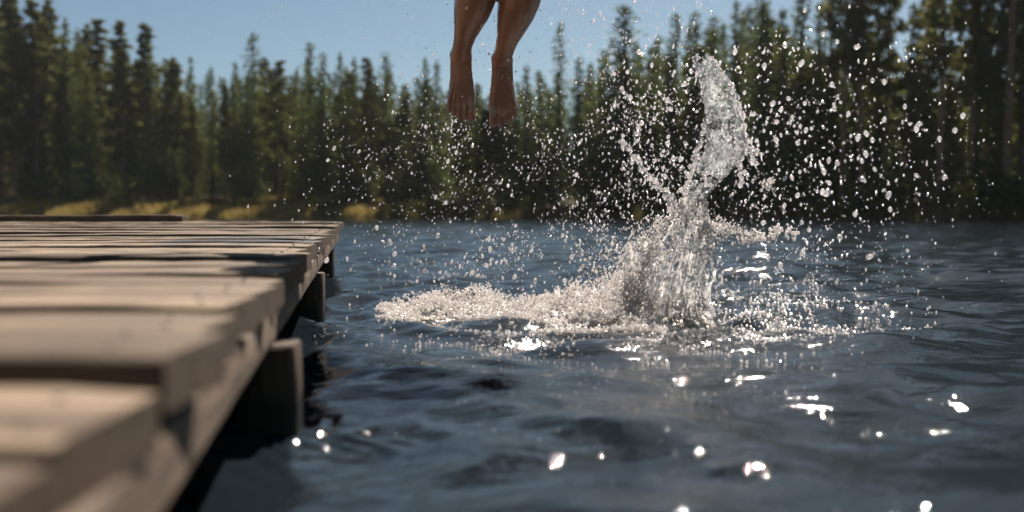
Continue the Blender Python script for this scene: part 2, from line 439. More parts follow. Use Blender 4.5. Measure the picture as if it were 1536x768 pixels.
def rough_box(bm, x0, x1, y0, y1, z0, z1, r, skew=0.0, segs=None, seed=0, wear=0.006, axis='x'):
    """a worn timber: a box cut into rings along its length with rounded, uneven edges"""
    rr = random.Random(seed)
    L = (x1 - x0) if axis == 'x' else (y1 - y0)
    n = segs or max(4, int(L / 0.12))
    prof = []
    A0, A1 = (y0, y1) if axis == 'x' else (x0, x1)
    for (cx, cz, a0) in ((A1 - r, z1 - r, 0), (A0 + r, z1 - r, 90), (A0 + r, z0 + r, 180), (A1 - r, z0 + r, 270)):
        for k in range(4):
            a = R(a0 + k * 30); prof.append((cx + r * math.cos(a), cz + r * math.sin(a)))
    rings = []
    ph = rr.uniform(0, 6); ph2 = rr.uniform(0, 6)
    for i in range(n + 1):
        t = i / n
        e = 1.0 if 0 < i < n else 0.88
        s = (x0 + (x1 - x0) * t) if axis == 'x' else (y0 + (y1 - y0) * t)
        w1 = wear * math.sin(s * 2.1 + ph) + wear * 0.5 * math.sin(s * 5.3 + ph2)
        w2 = wear * 0.7 * math.sin(s * 1.7 + ph2)
        ac = 0.5 * (A0 + A1); zc = 0.5 * (z0 + z1); ring = []
        for (a, z) in prof:
            aa = ac + (a - ac) * e + w2 + rr.uniform(-1, 1) * wear * 0.25
            zz = zc + (z - zc) * e + w1 * 0.5 + rr.uniform(-1, 1) * wear * 0.25
            if axis == 'x': ring.append(bm.verts.new((s, aa + skew * (s - x1), zz)))
            else: ring.append(bm.verts.new((aa + skew * (s - y0), s, zz)))
        rings.append(ring)
    m = len(prof)
    for i in range(n):
        for k in range(m):
            bm.faces.new((rings[i][k], rings[i][(k + 1) % m], rings[i + 1][(k + 1) % m], rings[i + 1][k]))
    bm.faces.new(rings[0][::-1]); bm.faces.new(rings[-1])

def bm_obj(name, bm, mat, parent=None, smooth=True):
    bmesh.ops.recalc_face_normals(bm, faces=bm.faces[:])
    me = bpy.data.meshes.new(name); bm.to_mesh(me); bm.free()
    if smooth:
        me.polygons.foreach_set('use_smooth', np.ones(len(me.polygons), bool)); me.set_sharp_from_angle(angle=R(42))
    return link(name, me, mat, parent)

dock = empty('wooden_dock', (0, 0, 0))
tag(dock, 'weathered grey plank dock reaching over the lake from the lower left', 'dock')
bm = bmesh.new(); board = bm.loops.layers.float_color.new('board')
d = -0.55; i = 0
rr = random.Random(3)
bounds = [(-0.62, -0.42), (-0.41, -0.215), (-0.20, -0.01), (0.0, 0.18), (0.19, 0.362), (0.375, 0.548), (0.566, 0.762), (0.785, 0.985)]
d = 1.0
END = 6.9
while d < END - 0.1:
    wdt = rr.uniform(0.165, 0.215)
    bounds.append((d, min(d + wdt, END))); d += wdt + rr.uniform(0.018, 0.038)
for i, (a, b) in enumerate(bounds):
    mid = 0.5 * (a + b)
    z1 = deck_z(mid) + rr.uniform(-0.007, 0.007)
    xe = edge_x(mid) + (rr.uniform(-0.022, 0.014) if mid > 1.6 else rr.uniform(-0.010, 0.002))
    if abs(a - 0.566) < 1e-6: z1 -= 0.012; xe -= 0.012
    if a < 0.55: z1 -= 0.014; xe -= 0.02
    if abs(a - 0.785) < 1e-6: z1 += 0.005
    n0 = len(bm.faces)
    rough_box(bm, -7.2, xe, a, b, z1 - 0.052, z1, 0.007, skew=-0.012 + rr.uniform(-.003, .003), segs=90, seed=i * 7 + 1, wear=0.005)
    bm.faces.ensure_lookup_table()
    tone = 0.05 + .95 * rr.random()
    for fc in bm.faces[n0:]:
        tn = 0.0 if len(fc.verts) > 4 else tone      # dirty end grain
        for lp in fc.loops: lp[board] = (tn, tn, tn, 1)
deck = bm_obj('deck', bm, M['deck'], dock)
nb_ = bmesh.new(); bmesh.ops.create_cone(nb_, cap_ends=True, segments=12, radius1=.0042, radius2=.0036, depth=.0025)
nail0 = bm_obj('nail', nb_, M['nailhead'], deck); first = True
for (a, b) in bounds:
    if a < 0.2: continue
    for f_, x_ in ((.27, .060), (.74, .066)):
        o = nail0 if first else nail0.copy()
        if not first: COL.objects.link(o); o.parent = deck
        first = False
        y_ = a + (b - a) * f_
        hit, loc, nn, ix = deck.ray_cast(Vector((edge_x(y_) - x_ + rr.uniform(-.008, .008), y_, 2)), Vector((0, 0, -1)))
        o.location = loc + Vector((0, 0, .001))

def along(name, off, z_top, z_bot, wdt, y0, y1, mat, seed):
    """a timber running below the deck edge, sloping with it"""
    bm = bmesh.new()
    rough_box(bm, -wdt / 2, wdt / 2, 0, y1 - y0, z_bot, z_top, 0.006, segs=60, seed=seed, wear=0.003, axis='y')
    o = bm_obj(name, bm, mat, dock)
    o.location = (edge_x(y0) + off, y0, deck_z(y0))
    o.rotation_euler = (math.atan(SL), 0, math.atan(0.150))
    return o
along('side_beam', -0.034, -0.056, -0.120, 0.045, -0.6, END - 0.02, M['beam'], 51)
along('side_beam', -2.6, -0.056, -0.10, 0.045, -0.6, END - 0.02, M['beam'], 52)
along('side_beam', -5.2, -0.056, -0.10, 0.045, -0.6, END - 0.02, M['beam'], 53)
bm = bmesh.new()
rough_box(bm, -6.9, edge_x(END) - 0.03, END - 0.05, END - 0.005, deck_z(END) - 0.10, deck_z(END) - 0.058, 0.006, seed=60, wear=0.003)
bm_obj('end_beam', bm, M['beam'], dock)
def post(x, y, s, seed, top):
    bm = bmesh.new()
    rough_box(bm, -s / 2, s / 2, -s / 2, s / 2, 0, 1, 0.008, segs=2, seed=seed, wear=0.0)
    for v in bm.verts: v.co.x *= 1
    bm.free()
    bm = bmesh.new(); rr = random.Random(seed)
    prof = []
    r = 0.022
    for (cx, cy_, a0) in ((s / 2 - r, s / 2 - r, 0), (-s / 2 + r, s / 2 - r, 90), (-s / 2 + r, -s / 2 + r, 180), (s / 2 - r, -s / 2 + r, 270)):
        for k in range(4):
            a = R(a0 + 30 * k); prof.append((cx + r * math.cos(a), cy_ + r * math.sin(a)))
    zs = list(np.linspace(-1.45, top - 0.006, 26)) + [top]
    rings = []
    for zi, z in enumerate(zs):
        e = 1.0 + 0.02 * math.sin(z * 9 + seed)
        if zi == len(zs) - 1: e = 0.93
        rings.append([bm.verts.new((px * e + rr.uniform(-.0016, .0016), py * e + rr.uniform(-.0016, .0016), z)) for px, py in prof])
    m = len(prof)
    for i in range(len(rings) - 1):
        for k in range(m): bm.faces.new((rings[i][k], rings[i][(k + 1) % m], rings[i + 1][(k + 1) % m], rings[i + 1][k]))
    bm.faces.new(rings[-1]); bm.faces.new(rings[0][::-1])
    o = bm_obj('support_post', bm, M['post'], dock); o.location = (x, y, 0); o.rotation_euler = (0, 0, R(4))
    return o
post(-0.440, 1.80, 0.105, 1, deck_z(1.8) - 0.122)
post(-0.735, 3.62, 0.10, 2, deck_z(3.6) - 0.122)
post(-1.16, 6.2, 0.10, 3, deck_z(6.2) - 0.122)
for k, y in enumerate((-0.3, 1.8, 3.62, 6.2)):
    post(edge_x(y) - 2.6, y, 0.10, 10 + k, deck_z(y) - 0.094)
# weathered timber lying along the far edge of the dock
bm = bmesh.new()
rough_box(bm, -1.35, 1.35, -0.055, 0.055, 0, 0.045, 0.012, segs=40, seed=77, wear=0.004)
tb = bm_obj('timber_beam', bm, M['beam'])
tb.location = (-3.55, 6.72, deck_z(6.7) + 0.006); tb.rotation_euler = (0, 0, R(-0.7))
tag(tb, 'low weathered timber lying on the far left edge of the dock', 'timber')

# ------------------------------------------------------------------ person jumping
def chain(pts, radii, step=0.006, out=None):
    """dense spheres along a polyline with radii interpolated"""
    P_, R_ = out
    for a, b, ra, rb in zip(pts[:-1], pts[1:], radii[:-1], radii[1:]):
        a = np.array(a, float); b = np.array(b, float)
        n = max(2, int(np.linalg.norm(b - a) / step))
        for t in np.linspace(0, 1, n, endpoint=False):
            P_.append(a + (b - a) * t); R_.append(ra + (rb - ra) * t)
    P_.append(np.array(pts[-1], float)); R_.append(radii[-1])

person = empty('person', (0, 0, 0))  # hangs in the air: origin left at the world's
tag(person, 'person in dark swim shorts caught mid jump, bare wet feet hanging above the lake', 'person')
bp, br = [], []
feet_nails = []
def nrm(v): v = np.array(v, float); return v / np.linalg.norm(v)
def build_leg(ankle, knee, hip, side, toe_dir):
    """side=+1: the big toe lies towards +X"""
    ankle, knee, hip = (np.array(v, float) for v in (ankle, knee, hip))
    u = nrm(knee - ankle)
    L = np.linalg.norm(knee - ankle)
    # shin with a calf that bulges backwards (away from the camera) and to both sides
    back = nrm(np.cross(np.cross(u, [0, 1, 0]), u))          # away from the camera, square to the shin
    lat = nrm(np.cross(u, back))
    if lat[0] < 0: lat = -lat
    prof = [(0.00, .0345), (0.05, .034), (0.12, .0345), (0.22, .039), (0.34, .0485), (0.46, .0575), (0.58, .0615), (0.70, .0600), (0.82, .054), (0.93, .051), (1.0, .052)]
    for s_l, s_b, sc_ in ((0, 0, 1.0), (1, .5, .80), (-1, .5, .80), (0, 1, .85)):
        pts = []; rad = []
        for t, r in prof:
            bulge = max(0, (r - .034)) * 0.9
            off = lat * s_l * (0.006 + bulge * 0.55) + back * s_b * (0.010 + bulge * 1.0)
            pts.append(ankle + u * (t * L) + off); rad.append(r * sc_)
        chain(pts, rad, 0.008, (bp, br))
    # knee cap and thigh
    chain([knee, knee + (hip - knee) * .25, knee + (hip - knee) * .6, hip], [.053, .062, .076, .086], 0.012, (bp, br))
    bp.append(knee + np.array([0, -0.02, .005])); br.append(.042)
    # malleoli
    inn = np.array([side, 0, 0.0])
    bp.append(ankle + inn * .0215 + np.array([0, 0.0, .006])); br.append(.0165)
    bp.append(ankle - inn * .0235 + np.array([0, .004, -.004])); br.append(.0165)
    # foot frame: T towards the toes, U out of the instep (towards the camera), S towards the big toe
    T = nrm(toe_dir); U = nrm(np.array([0, -1, 0.0]) - T * np.dot([0, -1, 0.0], T)); S = nrm(np.cross(T, U))
    if S[0] * side < 0: S = -S
    def W(t, s, uu): return ankle + T * t * 1.09 + S * s * 1.10 + U * uu
    # heel and Achilles
    chain([ankle + u * .09 + back * .026, W(-.02, 0, -.045), W(-.028, 0, -.062), W(.0, 0, -.064)], [.016, .017, .030, .030], .006, (bp, br))
    # wedge of the foot
    secs = [  # t, half width, top u, bottom u, shift s
        (-.005, .036, .010, -.075, .000), (.02, .0355, .006, -.078, .000), (.045, .036, -.003, -.078, .000), (.07, .038, -.013, -.076, .001),
        (.095, .041, -.024, -.076, .001), (.12, .044, -.034, -.078, .001), (.145, .0465, -.044, -.081, .000), (.164, .0455, -.051, -.082, -.001)]
    for k in range(len(secs) - 1):
        for f in np.linspace(0, 1, 5, endpoint=False):
            t, hw, top, bot, sh = (secs[k][j] * (1 - f) + secs[k + 1][j] * f for j in range(5))
            rad = 0.0125
            for s in np.linspace(-hw + rad, hw - rad, 7):
                dome = (top - rad) - 0.35 * (top - bot) * (s / hw) ** 2 * (0.9 if s * 1 < 0 else .55)
                for uu in np.linspace(bot + rad, dome, 6):
                    bp.append(W(t, s + sh, uu)); br.append(rad)
    # tendons fanning to the toes
    toes = [(.0325, .210, .0150), (.0118, .209, .0108), (-.0070, .202, .0102), (-.0240, .192, .0096), (-.0390, .180, .0090)]
    for (s, tip, r) in toes:
        chain([W(.02, s * .25, -.001), W(.09, s * .62, -.030), W(.150, s, -.051)], [.006, .006, .0078], .004, (bp, br))
        base = .150 if s > 0 else .146
        m1 = base + (tip - base) * .45
        chain([W(base - .02, s, -.060), W(m1, s, -.060), W(tip - r, s * 1.02, -.068)], [r * .95, r * .96, r * 1.05], .003, (bp, br))
        chain([W(base - .01, s, -.052), W(m1, s, -.055)], [r * .9, r * .9], .003, (bp, br))
        feet_nails.append((W(tip - r * .55, s * 1.02, -.068 + r * .62), T, U, S, r))
    return T

DJ = 3.42
ankR = P(691, 80, DJ); ankL = P(753, 88, DJ)
kneeR = P(727, -66, DJ - .30); kneeL = P(797, -64, DJ - .30)
hipc = np.array([(727 + 775) / 2 * 0 + P(745, -40, DJ + .10).x, DJ + .10, P(745, -44, DJ + .10).z])
hipR = hipc + np.array([-.095, 0, 0]); hipL = hipc + np.array([.095, 0, 0])
build_leg(ankR, kneeR, hipR, +1, (0.0 - .005, -.02, -1))
build_leg(ankL, kneeL, hipL, -1, (0.020, -.02, -1))
nleg = len(bp)
# trunk leaning a little forward, arms lifted, head looking down at the water
tr = [hipc + np.array(v) for v in ((0, .02, .02), (0, .015, .13), (0, -.04, .25), (0, -.12, .36), (0, -.17, .44))]
for sx_, k_ in ((-.085, 1.0), (-.03, 1.0), (.03, 1.0), (.085, 1.0)):
    wds = [1.05, .85, .92, 1.2, 1.0]
    chain([p + np.array([sx_ * wd, 0, 0]) for p, wd in zip(tr, wds)], [.098, .085, .088, .092, .07], .014, (bp, br))
neck = tr[-1] + np.array([0, -.005, .05]); chain([tr[-1], neck, neck + np.array([0, -.02, .07])], [.062, .052, .05], .01, (bp, br))
head = neck + np.array([0, -.035, .16])
chain([head + np.array([0, .025, .025]), head + np.array([0, -.02, .0])], [.088, .082], .008, (bp, br))
chain([head + np.array([0, -.035, -.03]), head + np.array([0, -.055, -.085])], [.064, .036], .006, (bp, br))
chain([head + np.array([0, -.096, .01]), head + np.array([0, -.118, -.028])], [.010, .014], .003, (bp, br))     # nose
for sgn in (-1, 1):
    chain([head + np.array([sgn * .086, .01, .02]), head + np.array([sgn * .088, .008, -.03])], [.014, .010], .004, (bp, br))  # ears
    chain([head + np.array([sgn * .012, -.100, -.058]), head + np.array([sgn * .02, -.094, -.06])], [.009, .006], .003, (bp, br))  # lips
    sh = tr[3] + np.array([sgn * .175, .01, .05]); el = sh + np.array([sgn * .20, .10, -.16]); wr_ = el + np.array([sgn * .16, -.14, .08])
    chain([tr[3] + np.array([sgn * .08, 0, .04]), sh, (sh * .6 + el * .4), el, (el * .7 + wr_ * .3), wr_], [.07, .062, .052, .04, .042, .027], .010, (bp, br))
    ax = nrm(wr_ - el); pn = nrm(np.cross(ax, [0, 0, 1])); pn = pn if pn[1] > 0 else -pn
    for k, (o_, ln) in enumerate(((-.028, .072), (-.009, .082), (.010, .076), (.028, .060))):
        b0 = wr_ + ax * .02 + pn * o_ * .7; b1 = wr_ + ax * .095 + pn * o_
        chain([b0, b1], [.014, .012], .006, (bp, br))
        chain([b1, b1 + ax * ln * .5 + np.array([0, -.010, 0]) + pn * o_ * .15, b1 + ax * ln * .9 + np.array([0, -.030, 0]) + pn * o_ * .25], [.0095, .0088, .0075], .003, (bp, br))
    t0 = wr_ + ax * .03 - pn * .022; chain([t0, t0 + ax * .04 - pn * .03 + np.array([0, -.02, 0]), t0 + ax * .07 - pn * .04 + np.array([0, -.034, 0])], [.014, .011, .009], .003, (bp, br))
body = link('body', blob_mesh('body', bp, br, 0.0038, 5, 0.5), M['skin'], person)
# toenails
for (c, T, U, S, r) in feet_nails:
    bm = bmesh.new(); bmesh.ops.create_uvsphere(bm, u_segments=10, v_segments=6, radius=1)
    mt = Matrix((S, T, U)).transposed().to_4x4()
    for v in bm.verts: v.co = Vector((v.co.x * r * .62, v.co.y * r * .62, v.co.z * r * .30))
    o = bm_obj('toenail', bm, M['nail'], body); o.matrix_local = Matrix.Translation(Vector(c)) @ mt
# shorts: wrapped round hips and upper thighs, with a loose hem
spn, sr = [], []
for hip_, knee_, sgn in ((hipR, np.array(kneeR), -1), (hipL, np.array(kneeL), 1)):
    chain([hip_ + (0, .0, .01), hip_ + (knee_ - hip_) * .45, hip_ + (knee_ - hip_) * .62], [.105, .096, .094], .012, (spn, sr))
    chain([hip_ + (sgn * .03, 0, -.01), hip_ + (knee_ - hip_) * .40 + (sgn * .045, 0, -.035)], [.08, .060], .01, (spn, sr))
for sx_ in (-.085, -.03, .03, .085):
    chain([tr[0] + (sx_, 0, -.02), tr[0] + (sx_ * .95, 0, .09)], [.107, .098], .014, (spn, sr))
chain([hipR + (-.04, 0, 0), np.array(P(694, -14, DJ + .06)), np.array(P(685, -5, DJ + .05))], [.06, .035, .018], .008, (spn, sr))   # loose hem
link('swim_shorts', blob_mesh('swim_shorts', spn, sr, 0.006, 6), M['shorts'], person)
hp, hr = [], []
for k in range(240):
    a = rng.uniform(0, 6.28); e = rng.uniform(-.15, 1.45)
    v = np.array([math.cos(a) * math.cos(e), math.sin(a) * math.cos(e), math.sin(e)])
    if v[1] < -.35 and v[2] < .55: continue
    hp.append(head + np.array([0, .018, .028]) + v * np.array([.085, .092, .088])); hr.append(rng.uniform(.012, .02))
link('hair', blob_mesh('hair', hp, hr, 0.004, 2), M['hair'], person)
for sgn in (-1, 1):
    bm = bmesh.new(); bmesh.ops.create_uvsphere(bm, u_segments=12, v_segments=8, radius=.0125)
    o = bm_obj('eye', bm, M['eye'], body); o.location = Vector(head + np.array([sgn * .032, -.088, .008]))

# ------------------------------------------------------------------ the splash
DS = 3.70
def pp(px, py, dd=0.0): return np.array(P(px, py, DS + dd))
splash = empty('water_splash', (SP.x, SP.y, 0))
tag(splash, 'tall white splash of water shooting up out of the lake right of the feet', 'splash')
inv = np.array([SP.x, SP.y, 0])
def part(name, pts, rad, voxel, mat, it=2, parent=splash, thr=0.3):
    return link(name, blob_mesh(name, np.array(pts) - inv, rad, voxel, it, 0.5, thr), mat, parent)
S_ = np.random.default_rng(21)
def film(name, fn, nu, nv, keep_fn, mat, parent, origin):
    """a curved film of water with torn holes and edges: fn(u,v) -> point"""
    U, V = np.meshgrid(np.linspace(0, 1, nu), np.linspace(0, 1, nv))
    p = fn(U.ravel(), V.ravel())
    idx = np.arange(nu * nv).reshape(nv, nu)
    q = np.stack([idx[:-1, :-1], idx[:-1, 1:], idx[1:, 1:], idx[1:, :-1]], -1).reshape(-1, 4)
    kp = keep_fn(U.ravel(), V.ravel(), p)
    q = q[kp[q].all(1)]
    return link(name, mesh_np(name, p - origin, q, True), mat, parent)
prof_y = np.array([492, 470, 440, 400, 360, 335, 315, 296])
prof_c = np.array([1001, 1001, 1005, 1014, 1026, 1032, 1036, 1041])
prof_h = np.array([60, 54, 48, 44, 38, 31, 23, 16])
def px_to_world(px, py, d):
    x = (px - 768) / F; y = -(py - 384) / F
    fy, fz = math.cos(PITCH) + y * math.sin(PITCH), -math.sin(PITCH) + y * math.cos(PITCH)
    return np.stack([x * d / fy, d + 0 * x, HC + fz * d / fy], -1)
for li, (rf, sd_) in enumerate(((1.0, 3), (.60, 8), (1.22, 14))):
    def fn(u, v, rf=rf, sd_=sd_):
        py = 492 - v * (196 if rf < 1.1 else 130)
        c = np.interp(-py, -prof_y, prof_c); h = np.interp(-py, -prof_y, prof_h) * rf
        th = u * 2 * math.pi
        ridge = .20 * fbm(np.stack([np.cos(th) * 2, np.sin(th) * 2, v * 1.5], -1), 1.7, sd_, 3) + .13 * np.sin(th * 5 + sd_ + v * 2) + .08 * np.sin(th * 11 + sd_ * 2 - v * 3) + .05 * np.sin(th * 23 + v * 5)
        flare = 1 + (.45 * v ** 3 if rf > 1.1 else 0) + .22 * np.exp(-v / .07)
        r = h * (1 + ridge) * flare
        p = px_to_world(c + r * np.cos(th) - (10 * v if rf > 1.1 else 0), py, np.full_like(py, DS))
        p[:, 1] += r / F * DS * .85 * np.sin(th)
        p += (fbm(p * [1, 1, .5], 30, sd_, 3) * .008)[:, None] * np.stack([np.cos(th), np.sin(th), .4 + 0 * th], -1)
        return p
    def kf(u, v, p, rf=rf, sd_=sd_):
        n = fbm(p * [1, 1, .35], 34, sd_ + 40, 4)
        if rf > 1.1:      # outer crown: fingers, mostly on the left
            th = u * 2 * math.pi
            return n > -.15 + v * .55 - .30 * np.clip(-np.cos(th), -.4, 1)
        return n > (-.16 + .12 * v if rf > .9 else .06)
    film('column' if li == 0 else ('inner_film' if li == 1 else 'crown'), fn, 230, 190, kf, M['film'], splash, inv)
pts, rad = [], []
for k in range(2200):
    py = S_.uniform(300, 490); c = np.interp(-py, -prof_y, prof_c); h = np.interp(-py, -prof_y, prof_h)
    th = S_.uniform(0, 6.28); p = pp(c + h * 1.03 * math.cos(th), py); p[1] += h / F * DS * .85 * math.sin(th)
    pts.append(p + S_.normal(0, .004, 3)); rad.append(.0018 + .0040 * S_.random() ** 2)
part('column_beads', pts, rad, 0.0024, M['foam'], 1)['kind'] = 'stuff'
# fringe torn off the left side of the column
pts, rad = [], []
for k in range(1600):
    py = S_.uniform(325, 475); c = np.interp(-py, -prof_y, prof_c); h = np.interp(-py, -prof_y, prof_h)
    px = c - h * S_.uniform(.8, 1.0) - abs(S_.normal(0, 1)) * np.interp(py, [330, 360, 470], [26, 36, 30])
    p = pp(px, py, S_.normal(0, .05)); r = S_.uniform(.002, .0055)
    for j in range(S_.integers(1, 4)):
        pts.append(p + S_.normal(0, .005, 3)); rad.append(r)
part('torn_fringe', pts, rad, 0.0032, M['foam'], 1)
# upper sheet: a thin leaf of water with thick beaded rims
ly = np.array([300, 280, 262, 245, 225, 200, 170, 140, 115, 95, 80])
lx0 = np.array([1030, 1036, 1044, 1050, 1056, 1058, 1060, 1056, 1048, 1043, 1042])
lx1 = np.array([1054, 1072, 1090, 1108, 1116, 1117, 1113, 1104, 1088, 1072, 1060])
ly, lx0, lx1 = ly[::-1], lx0[::-1], lx1[::-1]      # np.interp wants rising abscissae
for li, (dd_, sd_, thr_) in enumerate(((0, 5, -.30), (.035, 9, -.08))):
    def fn(u, v, dd_=dd_, sd_=sd_):
        py = 300 - v * 220; a, b = np.interp(py, ly, lx0), np.interp(py, ly, lx1); w_ = u * 2 - 1
        p = px_to_world((a + b) / 2 + w_ * (b - a) / 2, py, np.full_like(py, DS))
        p[:, 1] += .06 * (1 - w_ * w_) * (1 if dd_ == 0 else -.6) + .02 * np.sin(py * .06 + sd_) - dd_ * .3
        p[:, 1] += fbm(p, 24, sd_, 3) * .022
        p += (fbm(p, 40, sd_ + 3, 2) * .004)[:, None]
        return p
    def kf(u, v, p, sd_=sd_, thr_=thr_):
        n = fbm(p * [1, 1, .6], 30, sd_ + 60, 4); e = np.abs(u * 2 - 1)
        return n + .25 * e > thr_ + .30 * np.exp(-((v - .14) / .06) ** 2) + .35 * np.clip((v - .85) / .15, 0, 1)
    film('water_sheet', fn, 110, 260, kf, M['clear_film'], splash, inv)
# beads riding on the sheet
bpn, brn = [], []
for k in range(900):
    py = S_.uniform(85, 300); a, b = np.interp(py, ly, lx0), np.interp(py, ly, lx1); u = S_.uniform(-1.15, 1.1)
    bpn.append(pp((a + b) / 2 + u * (b - a) / 2, py, .05 * max(0, 1 - u * u) + S_.normal(0, .02))); brn.append(.0018 + .0042 * S_.random() ** 2.5)
part('sheet_beads', bpn, brn, 0.0024, M['drop'], 1)['kind'] = 'stuff'
# beaded rims and ligaments
def ligament(line, r0, r1, beads, jit=.004, sub=26, dd=0.0):
    o_p, o_r = [], []
    line = [pp(x, y, dd + S_.normal(0, .006)) for x, y in line]
    for a, b in zip(line[:-1], line[1:]):
        for t in np.linspace(0, 1, sub, endpoint=False):
            o_p.append(a + (b - a) * t + S_.normal(0, jit * .35, 3)); o_r.append(S_.uniform(r0, r1) * .75)
    for k in range(beads):
        j = S_.integers(0, len(o_p)); o_p.append(o_p[j] + S_.normal(0, jit, 3)); o_r.append(S_.uniform(r0, r1 * 1.5))
    return o_p, o_r
rp, rd = [], []
for args in (
    ([(1030, 300), (1034, 270), (1042, 240), (1050, 215), (1058, 190), (1060, 165), (1055, 140), (1048, 115), (1043, 95), (1046, 80)], .0035, .0065, 90),
    ([(1054, 300), (1064, 285), (1080, 270), (1092, 258), (1102, 238), (1112, 225), (1118, 205), (1116, 180), (1108, 150), (1096, 125), (1082, 105), (1066, 86)], .0032, .006, 90),
    ([(1026, 302), (1028, 285), (1036, 262), (1040, 238), (1046, 222)], .0035, .007, 60),
    ([(1040, 255), (1058, 260), (1076, 262), (1088, 256)], .003, .006, 30),
    ([(1098, 236), (1104, 222), (1112, 216), (1122, 222), (1128, 236), (1132, 246)], .004, .008, 60),
    ([(1104, 232), (1110, 250), (1112, 266), (1110, 280)], .003, .007, 40),
    ([(1036, 312), (1044, 290), (1054, 278), (1066, 268)], .0035, .006, 40),
    ([(1112, 205), (1126, 214), (1136, 232)], .003, .0065, 40)):
    a, b = ligament(*args); rp += a; rd += b
part('beaded_rim', rp, rd, 0.0026, M['drop'], 1)
a, b = ligament([(1026, 322), (1012, 304), (1000, 290), (988, 279), (974, 263), (960, 247), (948, 232), (938, 220), (930, 211)], .0028, .006, 150, .007)
c, d_ = ligament([(1012, 322), (1003, 312), (1002, 300)], .003, .006, 40)
part('thin_jet', a + c, b + d_, 0.0028, M['drop'], 1)
# side jet thrown out to the right
pts, rad = [], []
for k in range(1300):
    t = S_.random() ** 1.3
    px = 1048 + 84 * t; mid = 345 - 5 * math.sin(t * 3) + 10 * t * t
    py = mid + S_.normal(0, 1) * np.interp(t, [0, .4, .75, 1], [10, 8, 5, 4]); dd = S_.normal(0, .035)
    pts.append(pp(px, py, dd)); rad.append(S_.uniform(.0022, .0062) * (1 - .35 * t))
for (x, y, n_, s) in ((1150, 280, 26, 4), (1158, 272, 18, 3), (1168, 345, 30, 5), (1158, 352, 26, 4), (1192, 350, 22, 4), (1180, 347, 16, 4), (1136, 352, 30, 5), (1144, 358, 20, 5), (1118, 358, 40, 6)):
    for k in range(n_):
        pts.append(pp(x + S_.normal(0, s), y + S_.normal(0, s), S_.normal(0, .015))); rad.append(S_.uniform(.003, .008))
part('side_jet', pts, rad, 0.003, M['foam'], 1)['kind'] = 'stuff'
# brown swell heaved up at the foot of the splash
pts, rad = [], []
for k in range(900):
    px = S_.uniform(860, 1068); env = math.exp(-((px - 1005) / 52) ** 2) + .55 * math.exp(-((px - 905) / 40) ** 2)
    y0 = S_.normal(0, .07)
    z = (.040 * env) * math.exp(-(y0 / .10) ** 2) * S_.uniform(.6, 1) + .008 * math.sin(px * .11)
    p = np.array(P(px, 494, 3.55)); p[1] += y0; p[2] = z - .025
    pts.append(p); rad.append(S_.uniform(.016, .024))
part('swell', pts, rad, 0.005, M['swell'], 14)

# churned foam left of the column
foam = empty('foam_mound', (FO.x, FO.y, 0))
tag(foam, 'low mound of churned white foam on the water left of the tall splash', 'foam')
def foam_h(px, y):
    """height of the churned water (m) for photograph column px and distance y"""
    back = np.interp(px, [560, 600, 660, 720, 790, 850, 900, 940, 980, 1040, 1080], [.02, .065, .10, .085, .11, .17, .22, .24, .20, .12, .02])
    ctr = np.interp(px, [560, 650, 800, 980], [4.15, 4.1, 3.95, 3.8])
    return back * np.exp(-((y - ctr) / .40) ** 2)
inv2 = np.array([FO.x, FO.y, 0])
N = 95000
px = S_.uniform(560, 1085, N); yy = S_.uniform(3.0, 4.85, N)
x = (px - 768) / F * yy
hmax = foam_h(px, yy)
pn = np.stack([x, yy, np.zeros(N)], 1)
n = fbm(pn * np.array([1, 1, 1]), 7, 9, 4)
edge = np.interp(px, [560, 600, 940, 1040, 1085], [-.45, .1, .15, .0, -.4]) * 1.0 - np.abs((yy - np.interp(px, [560, 980], [4.05, 3.72])) / .68) ** 2.2 * .75
keep = n + edge > -.12
spike = np.clip(fbm(pn, 26, 19, 2), 0, 1) ** 1.5
z = hmax * (0.15 + 0.75 * np.clip(n + .5, 0, 1.4) + 1.1 * spike) * S_.uniform(.45, 1.04, N) + S_.uniform(-.002, .010, N)
z += np.asarray(water_z(x, yy))
pts = np.stack([x, yy, z], 1)[keep]; rad = .0022 + .0042 * S_.random(keep.sum()) ** 2
link('froth', blob_mesh('froth', pts - inv2, rad, .0032, 4, .5, .25), M['foam'], foam)
for k, (px0, px1, y0_, y1_, hh, sd_) in enumerate(((600, 705, 4.05, 4.0, .075, 1), (690, 800, 3.85, 3.95, .065, 2), (790, 905, 3.95, 3.75, .12, 3), (840, 955, 4.1, 3.85, .17, 4),
                                              (650, 780, 4.2, 4.15, .08, 5), (880, 960, 3.6, 3.65, .09, 6), (740, 850, 3.62, 3.6, .045, 7), (930, 985, 3.8, 3.7, .19, 8))):
    def fn(u, v, px0=px0, px1=px1, y0_=y0_, y1_=y1_, hh=hh, sd_=sd_):
        yy_ = y0_ + (y1_ - y0_) * u + .03 * np.sin(u * 7 + sd_); x_ = (px0 + (px1 - px0) * u - 768) / F * yy_
        top_ = hh * (.35 + .65 * np.sin(np.pi * u)) * (.75 + .35 * np.sin(u * 13 + sd_ * 2) * np.sin(u * 5 + sd_))
        p = np.stack([x_, yy_ + .35 * top_ * v ** 1.5 * (1 if sd_ % 2 else -.5), top_ * v - .012], -1)
        p += np.stack([fbm(p, 30, sd_, 2) * .012, fbm(p, 26, sd_ + 9, 3) * .022, fbm(p, 34, sd_ + 5, 2) * .006], -1)
        return p
    def kf(u, v, p, sd_=sd_):
        n = fbm(p * [1, 1, .5], 38, sd_ + 80, 4)
        return n > -.35 + .65 * v ** 2 + .3 * (np.abs(u * 2 - 1) > .93)
    film('torn_film', fn, 150, 60, kf, M['froth_film'], foam, inv2)
